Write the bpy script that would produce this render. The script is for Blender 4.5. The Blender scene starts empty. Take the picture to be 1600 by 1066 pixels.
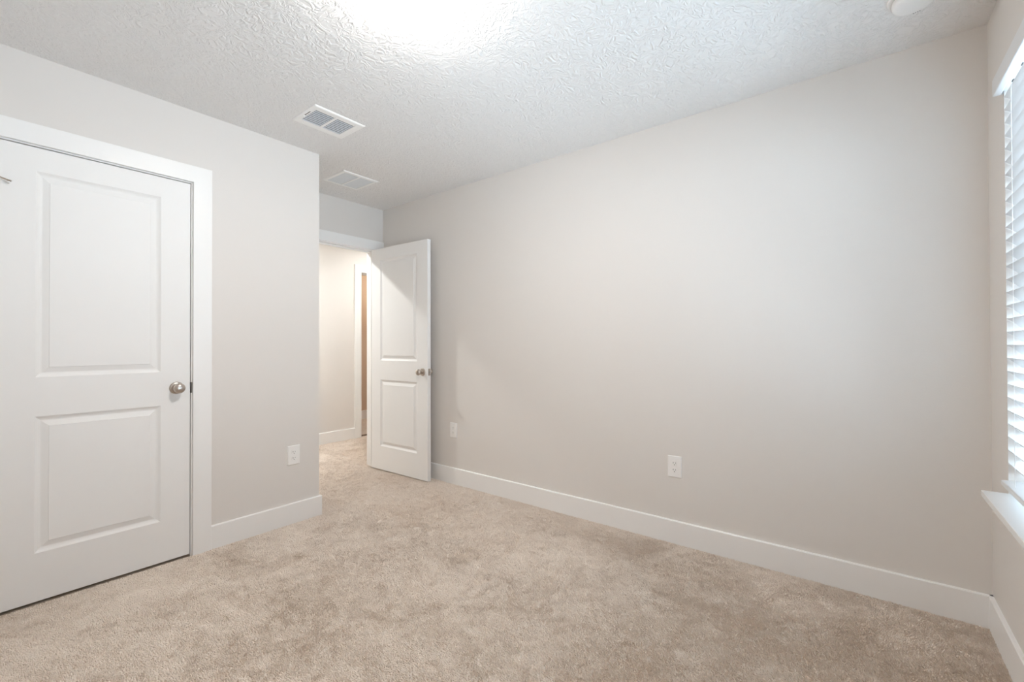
import bpy, bmesh, math, random
import numpy as np
from mathutils import Vector, Matrix

scene = bpy.context.scene
COL = scene.collection
H = 2.44                                     # ceiling height
XL, XR = -0.485, 2.605                       # left wall, long right wall
YW, YC, YF = -0.4095, 2.885, 3.609           # window wall, closet wall, entry-door wall
XC = 1.5716                                  # outer corner of the closet wall
YH0, YH1 = 3.724, 4.885                      # hallway between these
BT = 0.1363                                  # baseboard height

# ------------------------------------------------------------------ camera, world, exposure
cam = bpy.data.cameras.new('camera')
cam.sensor_fit = 'HORIZONTAL'
cam.sensor_width = 36.0
cam.lens = 697.514 * 36.0 / 1600.0
cam.clip_start = 0.01
cam_ob = bpy.data.objects.new('camera', cam)
COL.objects.link(cam_ob)
r = Vector((0.61637237, -0.78745007, -0.00273589))
u = Vector((-0.0041862, -0.00675098, 0.99996845))
w = Vector((0.7874437, 0.61634147, 0.00745754))
cam_ob.matrix_world = Matrix(((r.x, u.x, -w.x, 0), (r.y, u.y, -w.y, 0), (r.z, u.z, -w.z, 1.1496), (0, 0, 0, 1)))
scene.camera = cam_ob

WORLD_STRENGTH = 17.5
LAMP_STRENGTH = 132.0
HALL_CANDELA = 9.2
FAR_CANDELA = 3.6

world = bpy.data.worlds.new('overcast_daylight')
world.use_nodes = True
scene.world = world
bg = world.node_tree.nodes['Background']
_nt = world.node_tree                         # dull sky above, bright sunlit paving below
_tc = _nt.nodes.new('ShaderNodeTexCoord')
_sx = _nt.nodes.new('ShaderNodeSeparateXYZ')
_mr = _nt.nodes.new('ShaderNodeMapRange')
_mr.inputs['From Min'].default_value = -0.12
_mr.inputs['From Max'].default_value = 0.12
_rp = _nt.nodes.new('ShaderNodeValToRGB')
_rp.color_ramp.elements[0].color = (0.79, 0.95, 1.12, 1)
_rp.color_ramp.elements[1].color = (0.50, 0.61, 0.73, 1)
_nt.links.new(_tc.outputs['Generated'], _sx.inputs['Vector'])
_nt.links.new(_sx.outputs['Z'], _mr.inputs['Value'])
_nt.links.new(_mr.outputs['Result'], _rp.inputs['Fac'])
_nt.links.new(_rp.outputs['Color'], bg.inputs['Color'])
bg.inputs['Strength'].default_value = WORLD_STRENGTH

por = bpy.data.lights.new('window_portal', 'AREA')
por.shape = 'RECTANGLE'
por.size, por.size_y = 1.98, 1.56
por.cycles.is_portal = True
por_ob = bpy.data.objects.new('window_portal', por)
por_ob.location = (1.3985, YW - 0.215, 1.365)
por_ob.rotation_euler = (math.radians(90), 0, 0)
COL.objects.link(por_ob)

vs = scene.view_settings
vs.view_transform = 'Standard'
vs.look = 'None'
vs.exposure = 0.085
vs.gamma = 1.0
vs.use_curve_mapping = False
cy = scene.cycles
cy.max_bounces = 16
cy.diffuse_bounces = 10
cy.glossy_bounces = 6
cy.transmission_bounces = 8
cy.sample_clamp_indirect = 8.0
cy.use_denoising = True

# ------------------------------------------------------------------ materials
def mat(name, color, rough=0.6, metal=0.0, spec=0.5):
    m = bpy.data.materials.new(name)
    m.use_nodes = True
    b = m.node_tree.nodes['Principled BSDF']
    b.inputs['Base Color'].default_value = (*color, 1)
    b.inputs['Roughness'].default_value = rough
    b.inputs['Metallic'].default_value = metal
    b.inputs['Specular IOR Level'].default_value = spec
    return m

def add_bump(m, scale, strength, dist, detail=3.0, kind='noise', stretch=None, ramp=None):
    nt = m.node_tree
    b = nt.nodes['Principled BSDF']
    tc = nt.nodes.new('ShaderNodeTexCoord')
    src = tc.outputs['Object']
    if stretch:
        mp = nt.nodes.new('ShaderNodeMapping')
        mp.inputs['Scale'].default_value = stretch
        nt.links.new(src, mp.inputs['Vector'])
        src = mp.outputs['Vector']
    t = nt.nodes.new('ShaderNodeTexNoise')
    t.inputs['Scale'].default_value = scale
    t.inputs['Detail'].default_value = detail
    nt.links.new(src, t.inputs['Vector'])
    h = t.outputs['Fac']
    if ramp:
        rp = nt.nodes.new('ShaderNodeValToRGB')
        rp.color_ramp.elements[0].position = ramp[0]
        rp.color_ramp.elements[1].position = ramp[1]
        rp.color_ramp.interpolation = 'EASE'
        nt.links.new(h, rp.inputs['Fac'])
        h = rp.outputs['Color']
    bp = nt.nodes.new('ShaderNodeBump')
    bp.inputs['Strength'].default_value = strength
    bp.inputs['Distance'].default_value = dist
    nt.links.new(h, bp.inputs['Height'])
    nt.links.new(bp.outputs['Normal'], b.inputs['Normal'])
    return m

M_wall = add_bump(mat('greige_wall_paint', (0.72, 0.69, 0.66), 0.75, spec=0.25), 160, 0.12, 0.002)
M_far = add_bump(mat('tan_wall_paint', (0.60, 0.47, 0.36), 0.75, spec=0.25), 160, 0.12, 0.002)
M_ceil = mat('textured_white_ceiling', (0.83, 0.82, 0.81), 0.85, spec=0.2)
M_trim = mat('white_trim_paint', (0.84, 0.835, 0.825), 0.38)
M_door = add_bump(mat('white_door_paint', (0.82, 0.815, 0.805), 0.5, spec=0.35), 30, 0.05, 0.001, stretch=(1, 1, 0.2))
M_nickel = mat('satin_nickel', (0.56, 0.50, 0.45), 0.28, 1.0)
M_dark = mat('dark_gap', (0.03, 0.03, 0.032), 0.8)
M_plastic = mat('white_plastic', (0.86, 0.85, 0.835), 0.35)
M_slot = mat('dark_slot', (0.06, 0.055, 0.05), 0.6)
M_ventw = mat('white_vent_enamel', (0.92, 0.915, 0.90), 0.4)
M_blade_shaded = mat('shaded_vent_blade', (0.64, 0.68, 0.73), 0.45)  # shade and cool daylight on white blades, put into the colour
M_blade2_shaded = mat('lightly_shaded_vent_blade', (0.72, 0.745, 0.765), 0.45)  # return grille blades, with a paler shade put into the colour
M_blind = mat('white_blind_slat', (0.72, 0.73, 0.74), 0.4)
M_vinyl = mat('white_window_vinyl', (0.82, 0.83, 0.84), 0.35)
M_stone = mat('white_sill_stone', (0.82, 0.83, 0.83), 0.25)
M_cord = mat('white_cord', (0.85, 0.85, 0.85), 0.7)
M_rubber = mat('white_rubber', (0.75, 0.74, 0.72), 0.6)

# ceiling: knock-down / skip-trowel texture
def ceiling_texture(m):
    nt = m.node_tree
    b = nt.nodes['Principled BSDF']
    tc = nt.nodes.new('ShaderNodeTexCoord')
    n0 = nt.nodes.new('ShaderNodeTexNoise')
    n0.inputs['Scale'].default_value = 9
    n0.inputs['Detail'].default_value = 2
    nt.links.new(tc.outputs['Object'], n0.inputs['Vector'])
    mx = nt.nodes.new('ShaderNodeMix')
    mx.data_type = 'VECTOR'
    mx.inputs['Factor'].default_value = 0.10
    nt.links.new(tc.outputs['Object'], mx.inputs[4])
    nt.links.new(n0.outputs['Color'], mx.inputs[5])
    n1 = nt.nodes.new('ShaderNodeTexNoise')
    n1.inputs['Scale'].default_value = 44
    n1.inputs['Detail'].default_value = 3.0
    n1.inputs['Roughness'].default_value = 0.5
    n1.inputs['Distortion'].default_value = 1.1
    nt.links.new(mx.outputs[1], n1.inputs['Vector'])
    rp = nt.nodes.new('ShaderNodeValToRGB')
    rp.color_ramp.interpolation = 'EASE'
    rp.color_ramp.elements[0].position = 0.40
    rp.color_ramp.elements[1].position = 0.62
    nt.links.new(n1.outputs['Fac'], rp.inputs['Fac'])
    bp = nt.nodes.new('ShaderNodeBump')
    bp.inputs['Strength'].default_value = 0.55
    bp.inputs['Distance'].default_value = 0.0050
    nt.links.new(rp.outputs['Color'], bp.inputs['Height'])
    nt.links.new(bp.outputs['Normal'], b.inputs['Normal'])
ceiling_texture(M_ceil)

def emitter(name, color, strength):
    m = bpy.data.materials.new(name)
    m.use_nodes = True
    nt = m.node_tree
    b = nt.nodes['Principled BSDF']
    b.inputs['Base Color'].default_value = (0.9, 0.9, 0.88, 1)
    b.inputs['Emission Color'].default_value = (*color, 1)
    b.inputs['Emission Strength'].default_value = strength
    return m

def glass_mat():
    m = bpy.data.materials.new('clear_glass')
    m.use_nodes = True
    nt = m.node_tree
    nt.nodes.remove(nt.nodes['Principled BSDF'])
    t = nt.nodes.new('ShaderNodeBsdfTransparent')
    t.inputs['Color'].default_value = (0.93, 0.96, 0.96, 1)
    g = nt.nodes.new('ShaderNodeBsdfGlossy')
    g.inputs['Roughness'].default_value = 0.02
    fr = nt.nodes.new('ShaderNodeFresnel')
    fr.inputs['IOR'].default_value = 1.45
    mx = nt.nodes.new('ShaderNodeMixShader')
    nt.links.new(fr.outputs['Fac'], mx.inputs['Fac'])
    nt.links.new(t.outputs['BSDF'], mx.inputs[1])
    nt.links.new(g.outputs['BSDF'], mx.inputs[2])
    nt.links.new(mx.outputs['Shader'], nt.nodes['Material Output'].inputs['Surface'])
    return m
M_glass = glass_mat()

# ------------------------------------------------------------------ helpers
def box(bm, x0, x1, y0, y1, z0, z1):
    v = [bm.verts.new(p) for p in ((x0, y0, z0), (x1, y0, z0), (x1, y1, z0), (x0, y1, z0),
                                   (x0, y0, z1), (x1, y0, z1), (x1, y1, z1), (x0, y1, z1))]
    for f in ((3, 2, 1, 0), (4, 5, 6, 7), (0, 1, 5, 4), (1, 2, 6, 5), (2, 3, 7, 6), (3, 0, 4, 7)):
        bm.faces.new([v[i] for i in f])
    return v

def lathe(bm, prof, axis='z', c=(0, 0, 0), n=48, cap=True):
    rings = []
    for rad, t in prof:
        ring = []
        for i in range(n):
            a = 2 * math.pi * i / n
            p, q = rad * math.cos(a), rad * math.sin(a)
            co = {'z': (p, q, t), 'y': (p, t, q), 'x': (t, p, q)}[axis]
            ring.append(bm.verts.new((co[0] + c[0], co[1] + c[1], co[2] + c[2])))
        rings.append(ring)
    for a, b in zip(rings, rings[1:]):
        for i in range(n):
            j = (i + 1) % n
            bm.faces.new((a[i], a[j], b[j], b[i]))
    if cap:
        bm.faces.new(rings[0])
        bm.faces.new(rings[-1])

def tube(bm, a, b, rad, n=12):
    a, b = Vector(a), Vector(b)
    d = (b - a).normalized()
    s = d.orthogonal().normalized()
    t = d.cross(s)
    r0 = [bm.verts.new(a + rad * (math.cos(2 * math.pi * i / n) * s + math.sin(2 * math.pi * i / n) * t)) for i in range(n)]
    r1 = [bm.verts.new(v.co + (b - a)) for v in r0]
    for i in range(n):
        j = (i + 1) % n
        bm.faces.new((r0[i], r0[j], r1[j], r1[i]))
    bm.faces.new(r0[::-1])
    bm.faces.new(r1)

def prism(bm, pts, fn):
    """pts: closed 2-D outline; fn(p, k) -> 3-D point for end k in 0, 1"""
    a = [bm.verts.new(fn(p, 0)) for p in pts]
    b = [bm.verts.new(fn(p, 1)) for p in pts]
    n = len(pts)
    for i in range(n):
        j = (i + 1) % n
        bm.faces.new((a[i], a[j], b[j], b[i]))
    bm.faces.new(a[::-1])
    bm.faces.new(b)

def obj(name, bm, m, parent=None, bevel=0.0, smooth=False, seg=2):
    bmesh.ops.recalc_face_normals(bm, faces=bm.faces)
    me = bpy.data.meshes.new(name)
    bm.to_mesh(me)
    bm.free()
    me.materials.append(m)
    o = bpy.data.objects.new(name, me)
    COL.objects.link(o)
    if parent is not None:
        o.parent = parent
    if smooth:
        for p in me.polygons:
            p.use_smooth = True
        try:
            me.set_sharp_from_angle(angle=math.radians(42))
        except Exception:
            pass
    if bevel:
        md = o.modifiers.new('edge', 'BEVEL')
        md.width = bevel
        md.segments = seg
        md.limit_method = 'ANGLE'
        md.angle_limit = math.radians(60)
    return o

def tag(o, label, cat=None, group=None, kind=None):
    o['label'] = label
    if cat:
        o['category'] = cat
    if group:
        o['group'] = group
    if kind:
        o['kind'] = kind
    return o

def thing(name, label, cat, loc=(0, 0, 0), rz=0.0, group=None, kind=None):
    o = bpy.data.objects.new(name, None)
    o.empty_display_size = 0.05
    COL.objects.link(o)
    o.location = loc
    o.rotation_euler = (0, 0, rz)
    return tag(o, label, cat, group, kind)

def struct(name, bm, m, label, bevel=0.0, parent=None):
    o = obj(name, bm, m, parent, bevel)
    return tag(o, label, None, None, 'structure')

def B():
    return bmesh.new()

# ------------------------------------------------------------------ room shell
T = 0.115                                     # partition thickness
# closet door opening / entry door opening / far hall door opening
CD0, CD1, CDZ = 0.1215, 0.8395, 2.036          # clear opening inside the jambs
ED0, ED1, EDZ = 1.746, 2.512, 2.032
FD0, FD1, FDZ = 3.205, 3.967, 2.04
JT = 0.018                                    # jamb thickness

bm = B(); box(bm, -0.7, 5.2, -0.62, 6.3, -0.12, 0.0)
struct('floor', bm, mat('carpet_backing', (0.55, 0.47, 0.40), 0.95, spec=0.1), 'beige carpeted floor running wall to wall and into the hallway')
bm = B(); box(bm, -0.7, 5.2, -0.62, 6.3, H, H + 0.12)
struct('ceiling', bm, M_ceil, 'white ceiling with a knock-down plaster texture')

bm = B(); box(bm, XL - 0.115, XL, YW - 0.2, YH0, 0, H)
struct('wall_left', bm, M_wall, 'plain greige wall out of frame beside the closet door')
bm = B(); box(bm, XR, XR + T, YW - 0.2, YF, 0, H)
struct('wall_right', bm, M_wall, 'long bare greige wall behind the open door with two outlets')

bm = B()                                      # closet wall with its return to the entry wall
box(bm, XL, CD0 - JT, YC, YC + T, 0, H)
box(bm, CD0 - JT, CD1 + JT, YC, YC + T, CDZ + JT, H)
box(bm, CD1 + JT, XC, YC, YC + T, 0, H)
box(bm, XC - T, XC, YC + T, YF, 0, H)
struct('wall_back', bm, M_wall, 'greige wall around the closed closet door, ending at an outside corner')
bm = B()                                      # entry-door wall, continues along the hallway
box(bm, XL, ED0 - JT, YF, YH0, 0, H)
box(bm, ED0 - JT, ED1 + JT, YF, YH0, EDZ + JT, H)
box(bm, ED1 + JT, 5.1, YF, YH0, 0, H)
struct('wall_entry', bm, M_wall, 'short greige wall above the open bedroom doorway')

WX0, WX1, WZ0, WZ1 = 0.45, 2.347, 0.590, 2.113   # window opening in the wall
bm = B()
box(bm, XL, WX0, YW - 0.2, YW, 0, H)
box(bm, WX1, XR, YW - 0.2, YW, 0, H)
box(bm, WX0, WX1, YW - 0.2, YW, 0, WZ0)
box(bm, WX0, WX1, YW - 0.2, YW, WZ1, H)
struct('wall_window', bm, M_wall, 'greige wall around the window with blinds')

bm = B()                                      # hallway
box(bm, 0.9, FD0 - JT, YH1, YH1 + T, 0, H)
box(bm, FD0 - JT, FD1 + JT, YH1, YH1 + T, FDZ + JT, H)
box(bm, FD1 + JT, 5.1, YH1, YH1 + T, 0, H)
box(bm, 0.8, 0.9, YH0, YH1 + T, 0, H)
box(bm, 5.0, 5.1, YH0, YH1, 0, H)
struct('wall_hallway', bm, M_wall, 'brightly lit hallway wall seen through the open doorway')
bm = B()                                      # room across the hallway
box(bm, 2.6, 5.1, 6.07, 6.17, 0, H)
box(bm, 2.5, 2.6, YH1 + T, 6.17, 0, H)
box(bm, 5.0, 5.1, YH1 + T, 6.07, 0, H)
struct('wall_beyond', bm, M_far, 'tan wall of the room beyond the hallway doorway')

# jambs and casings ---------------------------------------------------------
CW, CT = 0.0885, 0.018
def casing(bm, x0, x1, z1, yface, sgn):
    """flat board casing round an opening; sgn -1: towards -Y"""
    rv = 0.006
    y0, y1 = sorted((yface, yface + sgn * CT))
    a0, a1, a2 = x0 - rv, x1 + rv, z1 + rv
    v = []
    o = [(a0 - CW, 0), (a0 - CW, a2 + CW), (a1 + CW, a2 + CW), (a1 + CW, 0), (a1, 0), (a1, a2), (a0, a2), (a0, 0)]
    lo = [bm.verts.new((x, y0, z)) for x, z in o]
    hi = [bm.verts.new((x, y1, z)) for x, z in o]
    for q in ((0, 1, 6, 7), (1, 2, 5, 6), (2, 3, 4, 5)):
        bm.faces.new([lo[i] for i in q])
        bm.faces.new([hi[i] for i in q])
    for i in range(8):
        j = (i + 1) % 8
        bm.faces.new((lo[i], lo[j], hi[j], hi[i]))

def jamb(bm, x0, x1, z1, y0, y1, stop_y):
    e = 0.0005
    box(bm, x0 - JT + e, x0, y0, y1, 0, z1)
    box(bm, x1, x1 + JT - e, y0, y1, 0, z1)
    box(bm, x0 - JT + e, x1 + JT - e, y0, y1, z1, z1 + JT - e)
    s0, s1 = stop_y                           # door stop
    box(bm, x0, x0 + 0.011, s0, s1, 0, z1 - 0.011)
    box(bm, x1 - 0.011, x1, s0, s1, 0, z1 - 0.011)
    box(bm, x0, x1, s0, s1, z1 - 0.011, z1)

t1 = thing('trim_1', 'white flat casing and jamb around the closet door', 'door trim', kind='structure')
bm = B(); casing(bm, CD0, CD1, CDZ, YC, -1); obj('casing', bm, M_trim, t1, 0.0015)
bm = B(); jamb(bm, CD0, CD1, CDZ, YC - 0.0005, YC + T, (YC + 0.040, YC + 0.075)); obj('jamb', bm, M_trim, t1, 0.001)
bm = B(); box(bm, CD1 - 0.0012, CD1 + 0.0055, YC - 0.0030, YC + 0.03, 0.890, 0.948)
o = obj('strike_plate', bm, mat('shaded_nickel', (0.16, 0.135, 0.12), 0.4, 1.0), t1, 0.0006); o['label'] = 'nickel strike plate coloured dark for the shade in the door gap'  # nickel darkened in colour for the shaded hollow beside the door

t2 = thing('trim_2', 'white casing and jamb around the open bedroom doorway', 'door trim', kind='structure')
bm = B()
rv = 0.006                                    # head and left leg full width; right leg fits the corner
casing(bm, ED0, ED1, EDZ, YF, -1)
for v in bm.verts:
    v.co.x = min(v.co.x, XR - 0.0005)
obj('casing', bm, M_trim, t2, 0.0015)
bm = B(); casing(bm, ED0, ED1, EDZ, YH0, 1); obj('casing', bm, M_trim, t2, 0.0015)
bm = B(); jamb(bm, ED0, ED1, EDZ, YF - 0.0005, YH0 + 0.0005, (YF + 0.040, YF + 0.075)); obj('jamb', bm, M_trim, t2, 0.001)

t3 = thing('trim_3', 'white casing and jamb around the far doorway across the hallway', 'door trim', kind='structure')
bm = B(); casing(bm, FD0, FD1, FDZ, YH1, -1); obj('casing', bm, M_trim, t3, 0.0015)
bm = B(); jamb(bm, FD0, FD1, FDZ, YH1 - 0.0005, YH1 + T, (YH1 + 0.045, YH1 + 0.08)); obj('jamb', bm, M_trim, t3, 0.001)
bm = B(); box(bm, FD0 + 0.012, FD1 - 0.012, YH1 + 0.03, YH1 + 0.075, 0.0, 0.016)
o = obj('threshold', bm, mat('brown_threshold', (0.16, 0.10, 0.065), 0.5), t3, 0.003); o['label'] = 'brown threshold strip'

# baseboards ----------------------------------------------------------------
BB = 0.014
def base_run(bm, p, q, nrm):
    """board along p->q standing off its wall by BB in direction nrm, eased top edge"""
    p, q, nrm = Vector((*p, 0)), Vector((*q, 0)), Vector((*nrm, 0))
    pr = [(0, 0), (BB, 0), (BB, BT - 0.004), (BB - 0.0035, BT), (0, BT)]
    prism(bm, pr, lambda s, k: (q if k else p) + nrm * s[0] + Vector((0, 0, s[1])))

bm = B(); base_run(bm, (XR, YW), (XR, YF - CT), (-1, 0)); struct('baseboard_right', bm, M_trim, 'white baseboard along the long bare wall')
bm = B(); base_run(bm, (CD1 + 0.006 + CW, YC), (XC + BB, YC), (0, -1)); base_run(bm, (XC, YC), (XC, YF), (1, 0)); base_run(bm, (XL, YC), (CD0 - 0.006 - CW, YC), (0, -1))
struct('baseboard_back', bm, M_trim, 'white baseboard on the closet wall, ending at the outside corner')
bm = B(); base_run(bm, (XC, YF), (ED0 - 0.006 - CW, YF), (0, -1)); struct('baseboard_entry', bm, M_trim, 'short white baseboard beside the entry doorway')
bm = B(); base_run(bm, (XR, YW), (XL, YW), (0, 1)); struct('baseboard_window', bm, M_trim, 'white baseboard below the window')
bm = B(); base_run(bm, (XL, YW), (XL, YC), (1, 0)); struct('baseboard_left', bm, M_trim, 'white baseboard on the wall out of frame')
bm = B(); base_run(bm, (0.9, YH1), (FD0 - 0.006 - CW, YH1), (0, -1)); base_run(bm, (FD1 + 0.006 + CW, YH1), (5.0, YH1), (0, -1))
struct('baseboard_hallway', bm, M_trim, 'white baseboard along the hallway wall beyond the open door')
bm = B(); base_run(bm, (2.6, 6.07), (5.0, 6.07), (0, -1)); struct('baseboard_beyond', bm, M_trim, 'white baseboard in the room beyond the hallway')

# ------------------------------------------------------------------ doors
PROF = [(0.0, 0.0), (0.004, 0.0025), (0.010, 0.0065), (0.016, 0.0090), (0.020, 0.0095), (0.0225, 0.0090), (0.0415, 0.0032), (0.043, 0.0030), (0.0445, 0.0008)]
def leaf_mesh(bm, W, HT, TH, panels):
    """door leaf: x 0..W, z 0..HT, faces at y=0 (front) and y=TH; panels: (x0, x1, z0, z1) moulded and raised on both faces"""
    xs = sorted({0, W, *[p[0] for p in panels], *[p[1] for p in panels]})
    zs = sorted({0, HT, *[p[2] for p in panels], *[p[3] for p in panels]})
    for side in (0, 1):
        yy = (lambda d: d) if side == 0 else (lambda d: TH - d)
        V = {}
        def v(x, z):
            if (x, z) not in V:
                V[(x, z)] = bm.verts.new((x, yy(0), z))
            return V[(x, z)]
        for i in range(len(xs) - 1):
            for j in range(len(zs) - 1):
                if any(p[0] <= xs[i] < p[1] and p[2] <= zs[j] < p[3] for p in panels):
                    continue
                bm.faces.new((v(xs[i], zs[j]), v(xs[i + 1], zs[j]), v(xs[i + 1], zs[j + 1]), v(xs[i], zs[j + 1])))
        for (x0, x1, z0, z1) in panels:
            prev = None
            for k, (ins, dep) in enumerate(PROF):
                pts = [(x0 + ins, z0 + ins), (x1 - ins, z0 + ins), (x1 - ins, z1 - ins), (x0 + ins, z1 - ins)]
                ring = [v(*p) for p in pts] if k == 0 else [bm.verts.new((p[0], yy(dep), p[1])) for p in pts]
                if prev:
                    for i in range(4):
                        j = (i + 1) % 4
                        bm.faces.new((prev[i], prev[j], ring[j], ring[i]))
                prev = ring
            bm.faces.new(prev)
    # rim faces
    bm.verts.ensure_lookup_table()
    box_edges = [((0, 0), (W, 0)), ((W, 0), (W, HT)), ((W, HT), (0, HT)), ((0, HT), (0, 0))]
    for (a, b) in box_edges:
        f = sorted([q for q in bm.verts if abs(q.co.y) < 1e-9 and on_seg(q.co, a, b)], key=lambda q: (q.co.x - a[0]) ** 2 + (q.co.z - a[1]) ** 2)
        g = sorted([q for q in bm.verts if abs(q.co.y - TH) < 1e-9 and on_seg(q.co, a, b)], key=lambda q: (q.co.x - a[0]) ** 2 + (q.co.z - a[1]) ** 2)
        bm.faces.new(f + g[::-1])

def on_seg(c, a, b):
    if a[0] == b[0]:
        return abs(c.x - a[0]) < 1e-7
    return abs(c.z - a[1]) < 1e-7

KNOB = [(0.0, 0.066), (0.010, 0.0655), (0.018, 0.063), (0.0235, 0.058), (0.0262, 0.051), (0.0258, 0.044), (0.0222, 0.037), (0.0165, 0.0315), (0.0125, 0.028), (0.0112, 0.022), (0.0118, 0.014), (0.0125, 0.006)]
ROSE = [(0.0325, 0.0), (0.0325, 0.003), (0.0310, 0.0055), (0.0270, 0.0078), (0.0200, 0.0090), (0.0, 0.0092)]
def knob(parent, x, z, y, sgn):
    bm = B()
    lathe(bm, [(max(rr, 1e-4), y + sgn * t) for rr, t in KNOB], 'y', (x, 0, z), 40)
    k = obj('door_knob', bm, M_nickel, parent, smooth=True)
    k['label'] = 'satin nickel door knob'
    bm = B()
    lathe(bm, [(max(rr, 1e-4), y + sgn * t) for rr, t in ROSE], 'y', (x, 0, z), 40)
    obj('rose', bm, M_nickel, k, smooth=True)

LT = 0.035
# closed closet door
d1 = thing('door_1', 'closed white two-panel closet door with a nickel knob', 'door', (0.1245, YC + 0.0005, 0.015), kind='structure')
W1, HT1 = 0.7115, 2.0165
pan1 = [(0.131, 0.5825, 0.214, 0.819), (0.131, 0.5825, 0.994, 1.912)]
bm = B(); leaf_mesh(bm, W1, HT1, LT, pan1); obj('door_leaf', bm, M_door, d1, 0.0012)
knob(d1, 0.6505, 0.907, 0.0, -1)
for z in (0.22, 1.02, 1.815):                 # hinge knuckles at the left edge
    bm = B()
    tube(bm, (-0.0015, -0.0062, z - 0.045), (-0.0015, -0.0062, z + 0.045), 0.0058, 16)
    hg = obj('hinge', bm, M_nickel, d1, smooth=True)
    if z > 1.5:                               # hinge-pin door stop
        bm = B()
        tube(bm, (-0.0015, -0.0062, z + 0.046), (0.0570, -0.018, z + 0.026), 0.0032, 12)
        ds = obj('door_stop', bm, M_nickel, d1, smooth=True)
        ds['label'] = 'nickel hinge-pin door stop'
        bm = B(); tube(bm, (0.046, -0.0165, z + 0.0225), (0.050, -0.001, z + 0.0215), 0.0042, 12)
        obj('bumper', bm, M_rubber, ds, smooth=True)

# open entry door, swung back beside the long wall
hx, hy = 2.4665, 3.592
fx, fy = 2.4855, 2.835
ang = math.atan2(fy - hy, fx - hx)
d2 = thing('door_2', 'open white two-panel bedroom door swung back beside the long wall', 'door', (hx, hy, 0.013), ang, kind='structure')
W2, HT2 = math.hypot(fx - hx, fy - hy), 2.0165
# local +x runs from the hinge to the free edge; local +y must point to the long wall (+X world)
pan2 = [(0.131, W2 - 0.131, 0.214, 0.819), (0.131, W2 - 0.131, 0.994, 1.912)]
bm = B(); leaf_mesh(bm, W2, HT2, LT, pan2); obj('door_leaf', bm, M_door, d2, 0.0012)
knob(d2, W2 - 0.060, 0.907, 0.0, -1)
knob(d2, W2 - 0.060, 0.907, LT, 1)
bm = B(); box(bm, W2 - 0.001, W2 + 0.0012, 0.006, LT - 0.006, 0.878, 0.935)
lp = obj('latch_plate', bm, M_nickel, d2, 0.0006); lp['label'] = 'nickel latch plate on the door edge'
bm = B(); box(bm, W2, W2 + 0.010, 0.012, LT - 0.012, 0.898, 0.916)
obj('latch_bolt', bm, M_nickel, lp, 0.002)
for z in (0.22, 1.02, 1.815):
    bm = B()
    tube(bm, (-0.004, LT + 0.004, z - 0.045), (-0.004, LT + 0.004, z + 0.045), 0.0058, 16)
    obj('hinge', bm, M_nickel, d2, smooth=True)

# ------------------------------------------------------------------ window, sill, blind
win = thing('window_1', 'white vinyl window behind the blind', 'window', kind='structure')
fy0, fy1 = YW - 0.19, YW - 0.135
FWD = 0.045
WM = (WX0 + WX1) / 2
bm = B()
box(bm, WX0, WX0 + FWD, fy0, fy1, WZ0 + 0.02, WZ1); box(bm, WX1 - FWD, WX1, fy0, fy1, WZ0 + 0.02, WZ1); box(bm, WM - FWD, WM + FWD, fy0, fy1, WZ0 + 0.02, WZ1)
for a, b in ((WX0 + FWD, WM - FWD), (WM + FWD, WX1 - FWD)):
    box(bm, a, b, fy0, fy1, WZ0 + 0.02, WZ0 + 0.02 + FWD); box(bm, a, b, fy0, fy1, WZ1 - FWD, WZ1)
obj('window_frame', bm, M_vinyl, win, 0.002)
for a, b in ((WX0 + FWD, WM - FWD), (WM + FWD, WX1 - FWD)):
    bm = B(); box(bm, a, b, fy0 + 0.01, fy1 - 0.005, 1.345, 1.395)
    obj('meeting_rail', bm, M_vinyl, win, 0.002)
    for z0, z1 in ((WZ0 + 0.02 + FWD, 1.345), (1.395, WZ1 - FWD)):
        bm = B(); box(bm, a, b, fy0 + 0.024, fy0 + 0.030, z0, z1)
        obj('pane', bm, M_glass, win)
bm = B(); box(bm, WX0 + 0.0005, WX1 - 0.0005, fy1 - 0.02, YW + 0.0685, WZ0 + 0.0005, WZ0 + 0.0225)
s = struct('trim_4', bm, M_stone, 'white stone window sill jutting into the room', 0.002)

bl = thing('window_blind', 'white slatted window blind with angled slats and a valance', 'blind', (0, YW, 0))
bx0, bx1 = WX0 + 0.004, WX1 - 0.003
ZT = 2.048                                    # underside of the head
bm = B(); box(bm, WX0 - 0.012, WX1 + 0.012, 0.006, 0.028, ZT - 0.002, 2.106)
box(bm, WX0 - 0.012, WX0 - 0.004, 0.0005, 0.006, ZT - 0.002, 2.106); box(bm, WX1 + 0.004, WX1 + 0.012, 0.0005, 0.006, ZT - 0.002, 2.106)
obj('valance', bm, M_blind, bl, 0.003)
bm = B(); box(bm, bx0, bx1, -0.062, 0.004, ZT + 0.004, 2.108)
hr = obj('headrail', bm, M_blind, bl, 0.0015)
for k in range(6):
    xx = bx1 - 0.07 - 0.115 * k
    bm = B(); box(bm, xx - 0.022, xx, -0.010, -0.004, ZT + 0.0025, ZT + 0.0045)
    obj('cord_slot', bm, M_slot, hr)
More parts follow.
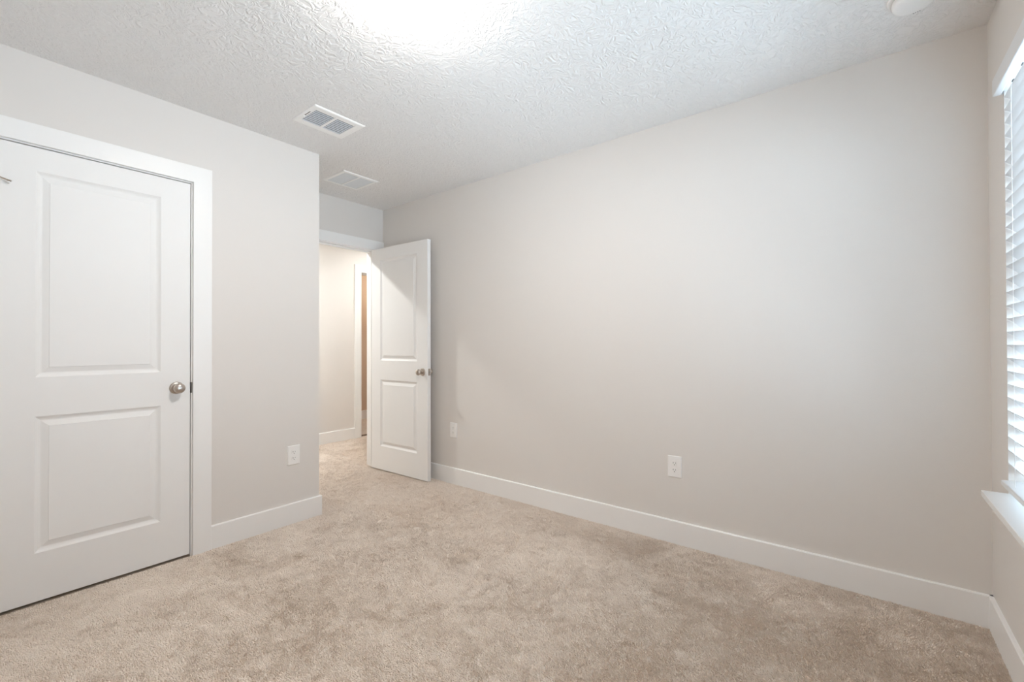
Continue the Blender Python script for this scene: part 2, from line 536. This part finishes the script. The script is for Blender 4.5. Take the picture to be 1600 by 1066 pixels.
# slats: 50 mm wide, room edge up, outer edge down
pitch, tilt, half = 0.0468, math.radians(43), 0.025
cy0 = -0.0165
zs = []
z = ZT - 0.034
bm = B()
rnd = random.Random(4)
while z > 0.69:
    zs.append(z)
    tl = tilt + rnd.uniform(-0.012, 0.012)
    prev = None
    sec = []
    for k in range(7):                        # slightly crowned section
        s_ = -1 + 2 * k / 6
        a, b = s_ * half, 0.0022 * (1 - s_ * s_)
        sec.append((cy0 + a * math.cos(tl) - b * math.sin(tl), z + a * math.sin(tl) + b * math.cos(tl)))
    up = [(p[0] - 0.0026 * math.sin(tl), p[1] + 0.0026 * math.cos(tl)) for p in sec]
    outl = sec + up[::-1]
    prism(bm, outl, lambda p, k: (bx1 if k else bx0, p[0], p[1]))
    z -= pitch
obj('slats', bm, M_blind, bl, smooth=True)
bm = B(); box(bm, bx0, bx1, -0.034, 0.019, 0.642, 0.660)
obj('bottom_rail', bm, M_blind, bl, 0.003)
for xx in (bx1 - 0.105, (bx0 + bx1) / 2, bx0 + 0.105):
    bm = B()
    tube(bm, (xx, cy0 + 0.0195, 0.655), (xx, cy0 + 0.0195, ZT + 0.01), 0.0010, 8)
    tube(bm, (xx, cy0 - 0.0195, 0.655), (xx, cy0 - 0.0195, ZT + 0.01), 0.0010, 8)
    obj('ladder_cord', bm, M_cord, bl)
bm = B(); tube(bm, (bx0 + 0.06, 0.020, 1.15), (bx0 + 0.06, 0.020, 2.06), 0.004, 10)
obj('tilt_wand', bm, M_cord, bl, smooth=True)

# ------------------------------------------------------------------ ceiling fixtures
def dome_light(name, label, x, y, rad, depth, mglow):
    t = thing(name, label, 'ceiling light', (x, y, H))
    bm = B(); lathe(bm, [(rad + 0.012, 0.0), (rad + 0.012, -0.010), (rad + 0.007, -0.0145), (rad - 0.004, -0.016), (0.02, -0.016)], 'z')
    obj('base', bm, M_ventw, t, smooth=True)
    pr = []
    for k in range(13):
        a = math.pi / 2 * k / 12
        pr.append((max(rad * math.cos(a), 1e-4), -0.016 - depth * math.sin(a)))
    bm = B(); lathe(bm, pr, 'z', n=56)
    obj('glass_dome', bm, mglow, t, smooth=True)
    return t
dome_light('ceiling_light', 'glowing white dome light on the bedroom ceiling', 1.030, 1.258, 0.132, 0.050, emitter('lamp_glow', (1.0, 0.93, 0.862), LAMP_STRENGTH))

def disc_light(name, label, x, y, cand, color):
    """slim round ceiling light: trim ring with a flat glowing lens"""
    t = thing(name, label, 'ceiling light', (x, y, H))
    bm = B(); lathe(bm, [(0.092, 0.0), (0.092, -0.006), (0.086, -0.014), (0.054, -0.017), (0.054, -0.010)], 'z', cap=False); obj('trim_ring', bm, M_ventw, t, smooth=True)
    bm = B(); lathe(bm, [(0.054, -0.006), (0.054, -0.014), (0.040, -0.0165), (0.0001, -0.0175)], 'z', n=40)
    obj('lens', bm, emitter(name + '_glow', color, cand / (math.pi * 0.054 ** 2)), t, smooth=True)
    return t
disc_light('hallway_light', 'slim round light on the hallway ceiling near the open bedroom door', 1.735, 4.255, HALL_CANDELA, (0.985, 1.0, 0.975))
disc_light('hallway_light', 'added unseen fill light further along the hallway ceiling', 3.45, 4.30, 0.45 * HALL_CANDELA, (0.985, 1.0, 0.975))  # added lamp, out of view, to even out the hallway wall
disc_light('far_room_fill_light', 'added unseen fill light on the ceiling of the far room', 4.35, 5.55, FAR_CANDELA, (1.0, 0.88, 0.74))  # added lamp, out of view, to brighten the tan wall

def vent(name, label, cat, x0, x1, y0, y1, ix0, ix1, iy0, iy1, pitch, blade, tilt, mb, slot=None):
    t = thing(name, label, cat, ((x0 + x1) / 2, (y0 + y1) / 2, H))
    cx, cyy = (x0 + x1) / 2, (y0 + y1) / 2
    X0, X1, Y0, Y1 = x0 - cx, x1 - cx, y0 - cyy, y1 - cyy
    a0, a1, b0, b1 = ix0 - cx, ix1 - cx, iy0 - cyy, iy1 - cyy
    bm = B()                                  # flat plate with rolled rim and an opening
    rim, z1 = 0.0065, -0.007
    rects = [(X0, X1, Y0, Y1, 0.0), (X0, X1, Y0, Y1, -0.003), (X0 + rim, X1 - rim, Y0 + rim, Y1 - rim, z1), (a0, a1, b0, b1, z1), (a0, a1, b0, b1, -0.0005)]
    prev = None
    for q in rects:
        ring = [bm.verts.new(p) for p in ((q[0], q[2], q[4]), (q[1], q[2], q[4]), (q[1], q[3], q[4]), (q[0], q[3], q[4]))]
        if prev:
            for i in range(4):
                j = (i + 1) % 4
                bm.faces.new((prev[i], prev[j], ring[j], ring[i]))
        prev = ring
    f = obj('frame', bm, M_ventw, t)
    bm = B(); box(bm, a0, a1, b0, b1, -0.0022, -0.0004); obj('backing', bm, M_dark, t)
    m = (a0 + a1) / 2
    bm = B(); box(bm, m - 0.007, m + 0.007, b0, b1, z1 - 0.0005, -0.002); obj('divider', bm, M_ventw, t)
    n = int(round((b1 - b0) / pitch))
    for s0, s1 in ((a0, m - 0.007), (m + 0.007, a1)):
        bm = B()
        for k in range(n):
            if k == 1 and slot:               # first blade coloured white as lit, the rest coloured as shaded
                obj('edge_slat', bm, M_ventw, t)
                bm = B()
            yc = b0 + (k + 0.5) * (b1 - b0) / n
            c, s = math.cos(tilt) * blade / 2, math.sin(tilt) * blade / 2
            th = 0.0005
            # lower edge away from the window side, upper edge towards it
            zc = -0.0045
            prism(bm, [(yc - c, zc + s), (yc + c, zc - s), (yc + c + th, zc - s + th), (yc - c + th, zc + s + th)], lambda p, k_, s0=s0, s1=s1: (s1 if k_ else s0, p[0], p[1]))
        obj('slats', bm, mb, t)
    if slot:
        bm = B(); box(bm, slot[0] - cx, slot[1] - cx, slot[2] - cyy, slot[3] - cyy, z1 - 0.0006, z1 + 0.002); sl = obj('damper_slot', bm, M_slot, t)
        bm = B(); box(bm, slot[0] - cx + 0.0, slot[1] - cx + 0.003, slot[3] - cyy + 0.006, slot[3] - cyy + 0.016, z1 - 0.007, z1); obj('damper_lever', bm, M_ventw, sl, 0.001)
    return t
vent('supply_vent', 'white louvred ceiling vent nearer the ceiling light', 'ceiling vent', 1.228, 1.534, 2.295, 2.551, 1.2555, 1.491, 2.3275, 2.5035, 0.0200, 0.0112, math.radians(9), M_blade_shaded, (1.2415, 1.2455, 2.376, 2.436))
vent('return_grille', 'white fine-slatted ceiling grille just inside the entry doorway', 'ceiling grille', 1.821, 2.125, 2.998, 3.300, 1.847, 2.099, 3.024, 3.274, 0.0125, 0.0115, math.radians(14), M_blade2_shaded)

# smoke detector
sd = thing('smoke_detector', 'round white smoke detector on the ceiling near the window', 'smoke detector', (2.211, -0.160, H))
bm = B(); lathe(bm, [(0.076, 0.0), (0.076, -0.006), (0.073, -0.009), (0.02, -0.009)], 'z', n=64); obj('base', bm, M_plastic, sd, smooth=True)
bm = B(); lathe(bm, [(0.055, -0.009), (0.061, -0.012), (0.063, -0.020), (0.062, -0.030), (0.057, -0.038), (0.048, -0.0425), (0.030, -0.0445), (0.0001, -0.045)], 'z', n=64); cv = obj('cover', bm, M_plastic, sd, smooth=True)
for k in range(4):
    a = math.radians(-4 - 6.0 * k)
    bm = B()
    rr = 0.0575
    c_ = Vector((rr * math.cos(a), rr * math.sin(a), -0.0380))
    tube(bm, c_ - Vector((0.002 * math.cos(a), 0.002 * math.sin(a), -0.002)), c_ + Vector((0.0008 * math.cos(a), 0.0008 * math.sin(a), -0.0006)), 0.0017, 10)
    obj('sounder_hole', bm, M_slot, cv)

# ------------------------------------------------------------------ wall outlets
def outlet(label, loc, rz):
    """local: plate in the x-z plane facing -y"""
    t = thing('wall_outlet', label, 'outlet', loc, rz, 'duplex wall outlets')
    PW, PH = 0.0395, 0.0615
    bm = B()
    rects = [(PW, PH, 0.0), (PW, PH, -0.0025), (PW - 0.0035, PH - 0.0035, -0.0062)]
    prev = None
    for a, b, y in rects:
        ring = [bm.verts.new(p) for p in ((-a, y, -b), (a, y, -b), (a, y, b), (-a, y, b))]
        if prev:
            for i in range(4):
                j = (i + 1) % 4
                bm.faces.new((prev[i], prev[j], ring[j], ring[i]))
        prev = ring
    bm.faces.new(prev)
    obj('cover_plate', bm, M_plastic, t)
    for zc in (0.0195, -0.0195):
        bm = B()
        pts = []
        for k in range(40):
            a = 2 * math.pi * k / 40
            pts.append((0.0172 * math.cos(a), max(-0.0143, min(0.0143, 0.0172 * math.sin(a)))))
        prism(bm, pts, lambda p, k: (p[0], -0.0060 - 0.0022 * k, zc + p[1]))
        rc = obj('receptacle', bm, M_plastic, t)
        for (sx, sw, sh) in ((-0.0064, 0.0012, 0.0045), (0.0064, 0.0010, 0.0036)):
            bm = B(); box(bm, sx - sw, sx + sw, -0.0084, -0.0078, zc + 0.0028 - sh, zc + 0.0028 + sh); obj('slot', bm, M_slot, rc)
        bm = B(); lathe(bm, [(0.0024, -0.0078), (0.0024, -0.0084)], 'y', (0, 0, zc - 0.0082), 16); obj('ground_hole', bm, M_slot, rc)
    bm = B(); lathe(bm, [(0.0028, -0.006), (0.0028, -0.0068), (0.0018, -0.0073)], 'y', (0, 0, 0), 16); obj('screw', bm, M_plastic, t)
    return t
outlet('white outlet on the closet wall between the closet door and the outside corner', (1.3995, YC, 0.4415), 0.0)
outlet('white outlet low on the long bare wall, far from the door', (XR, 0.851, 0.4435), -math.pi / 2)
outlet('white outlet on the long wall just beside the open door', (XR, 2.651, 0.4435), -math.pi / 2)

# ------------------------------------------------------------------ carpet pile
def smooth_noise(rng, x, y, cell, ox=0.0, oy=0.0):
    g = rng.standard_normal((96, 96))
    fx_, fy_ = (x + 3) / cell, (y + 3) / cell
    i, j = np.floor(fx_).astype(int), np.floor(fy_).astype(int)
    a, b = fx_ - i, fy_ - j
    a, b = a * a * (3 - 2 * a), b * b * (3 - 2 * b)
    q = lambda di, dj: g[(i + di) % 96, (j + dj) % 96]
    return (q(0, 0) * (1 - a) + q(1, 0) * a) * (1 - b) + (q(0, 1) * (1 - a) + q(1, 1) * a) * b

def carpet():
    rng = np.random.default_rng(7)
    step = 0.0046
    def patch(x0, x1, y0, y1):
        gx, gy = np.meshgrid(np.arange(x0 + 0.002, x1 - 0.001, step), np.arange(y0 + 0.002, y1 - 0.001, step), indexing='ij')
        return gx.ravel(), gy.ravel()
    P = [patch(XL + BB, XR - BB, YW + BB, YC - BB), patch(XC + BB, XR - BB, YC - BB, YF), patch(ED0 + 0.012, ED1 - 0.012, YF, YH0), patch(0.95, 5.0, YH0, YH1 - BB), patch(FD0 + 0.012, FD1 - 0.012, YH1 - BB, YH1 + 0.03), patch(2.7, 5.0, YH1 + T, 6.05)]
    x = np.concatenate([p[0] for p in P]); y = np.concatenate([p[1] for p in P])
    n = len(x)
    x = x + rng.uniform(-0.45, 0.45, n) * step
    y = y + rng.uniform(-0.45, 0.45, n) * step
    # lean field: broad brushed patches plus fine disorder
    lx = 0.60 * smooth_noise(rng, x, y, 0.36) + 0.45 * smooth_noise(rng, x, y, 0.12) + 0.6 * smooth_noise(rng, x, y, 0.035) + 0.45 * smooth_noise(rng, x, y, 0.012)
    ly = 0.60 * smooth_noise(rng, x, y, 0.36) + 0.45 * smooth_noise(rng, x, y, 0.12) + 0.6 * smooth_noise(rng, x, y, 0.035) + 0.45 * smooth_noise(rng, x, y, 0.012)
    L = 0.0080 * (1 + 0.10 * rng.standard_normal(n) + 0.08 * smooth_noise(rng, x, y, 0.02))
    k = 0.26
    dx, dy = -0.27 + k * lx + 0.22 * rng.standard_normal(n), 0.27 + k * ly + 0.22 * rng.standard_normal(n)
    inv = 1 / np.sqrt(1 + dx * dx + dy * dy)
    pos = np.zeros((n, 3, 3), np.float32)
    for q, f in enumerate((0.0, 0.55, 1.0)):
        bend = f * f ** 0.5
        pos[:, q, 0] = x + L * dx * inv * bend
        pos[:, q, 1] = y + L * dy * inv * bend
        pos[:, q, 2] = L * inv * f
    pos[:, :, 0] = np.clip(pos[:, :, 0], XL, 5.1)
    cu = bpy.data.hair_curves.new('carpet_pile')
    cu.add_curves([3] * n)
    cu.position_data.foreach_set('vector', pos.ravel())
    rad = cu.attributes.new('radius', 'FLOAT', 'POINT') if 'radius' not in cu.attributes else cu.attributes['radius']
    rr = np.tile(np.array([0.0027, 0.0029, 0.0018], np.float32), n)
    rad.data.foreach_set('value', rr)
    o = bpy.data.objects.new('carpet_pile', cu)
    COL.objects.link(o)
    m = mat('beige_carpet_yarn', (0.50, 0.41, 0.335), 0.9, spec=0.1)
    nt = m.node_tree
    hi = nt.nodes.new('ShaderNodeHairInfo')
    rp = nt.nodes.new('ShaderNodeValToRGB')
    rp.color_ramp.elements[0].color = (0.72, 0.642, 0.57, 1)
    rp.color_ramp.elements[1].color = (0.82, 0.742, 0.665, 1)
    nt.links.new(hi.outputs['Random'], rp.inputs['Fac'])
    nt.links.new(rp.outputs['Color'], nt.nodes['Principled BSDF'].inputs['Base Color'])
    cu.materials.append(m)
    tag(o, 'beige cut-pile carpet covering the bedroom and hallway floor', 'carpet', None, 'stuff')
    print('carpet strands', n)
carpet()
for nm, lab, x, y, a in (('lint', 'tiny white scrap of lint on the open carpet', 1.700, 0.7345, 0.9), ('lint', 'tiny white crumb on the carpet at the foot of the long baseboard', 2.536, 0.023, 0.0)):
    bm = B()
    bmesh.ops.create_icosphere(bm, subdivisions=2, radius=0.0022)
    for v in bm.verts:
        v.co.x *= 2.6 if a else 1.3
    bmesh.ops.rotate(bm, cent=(0, 0, 0), matrix=Matrix.Rotation(a, 3, 'Z'), verts=bm.verts)
    o = obj(nm, bm, M_rubber, smooth=True)
    o.location = (x, y, 0.0085)
    tag(o, lab, 'lint', 'specks of lint')
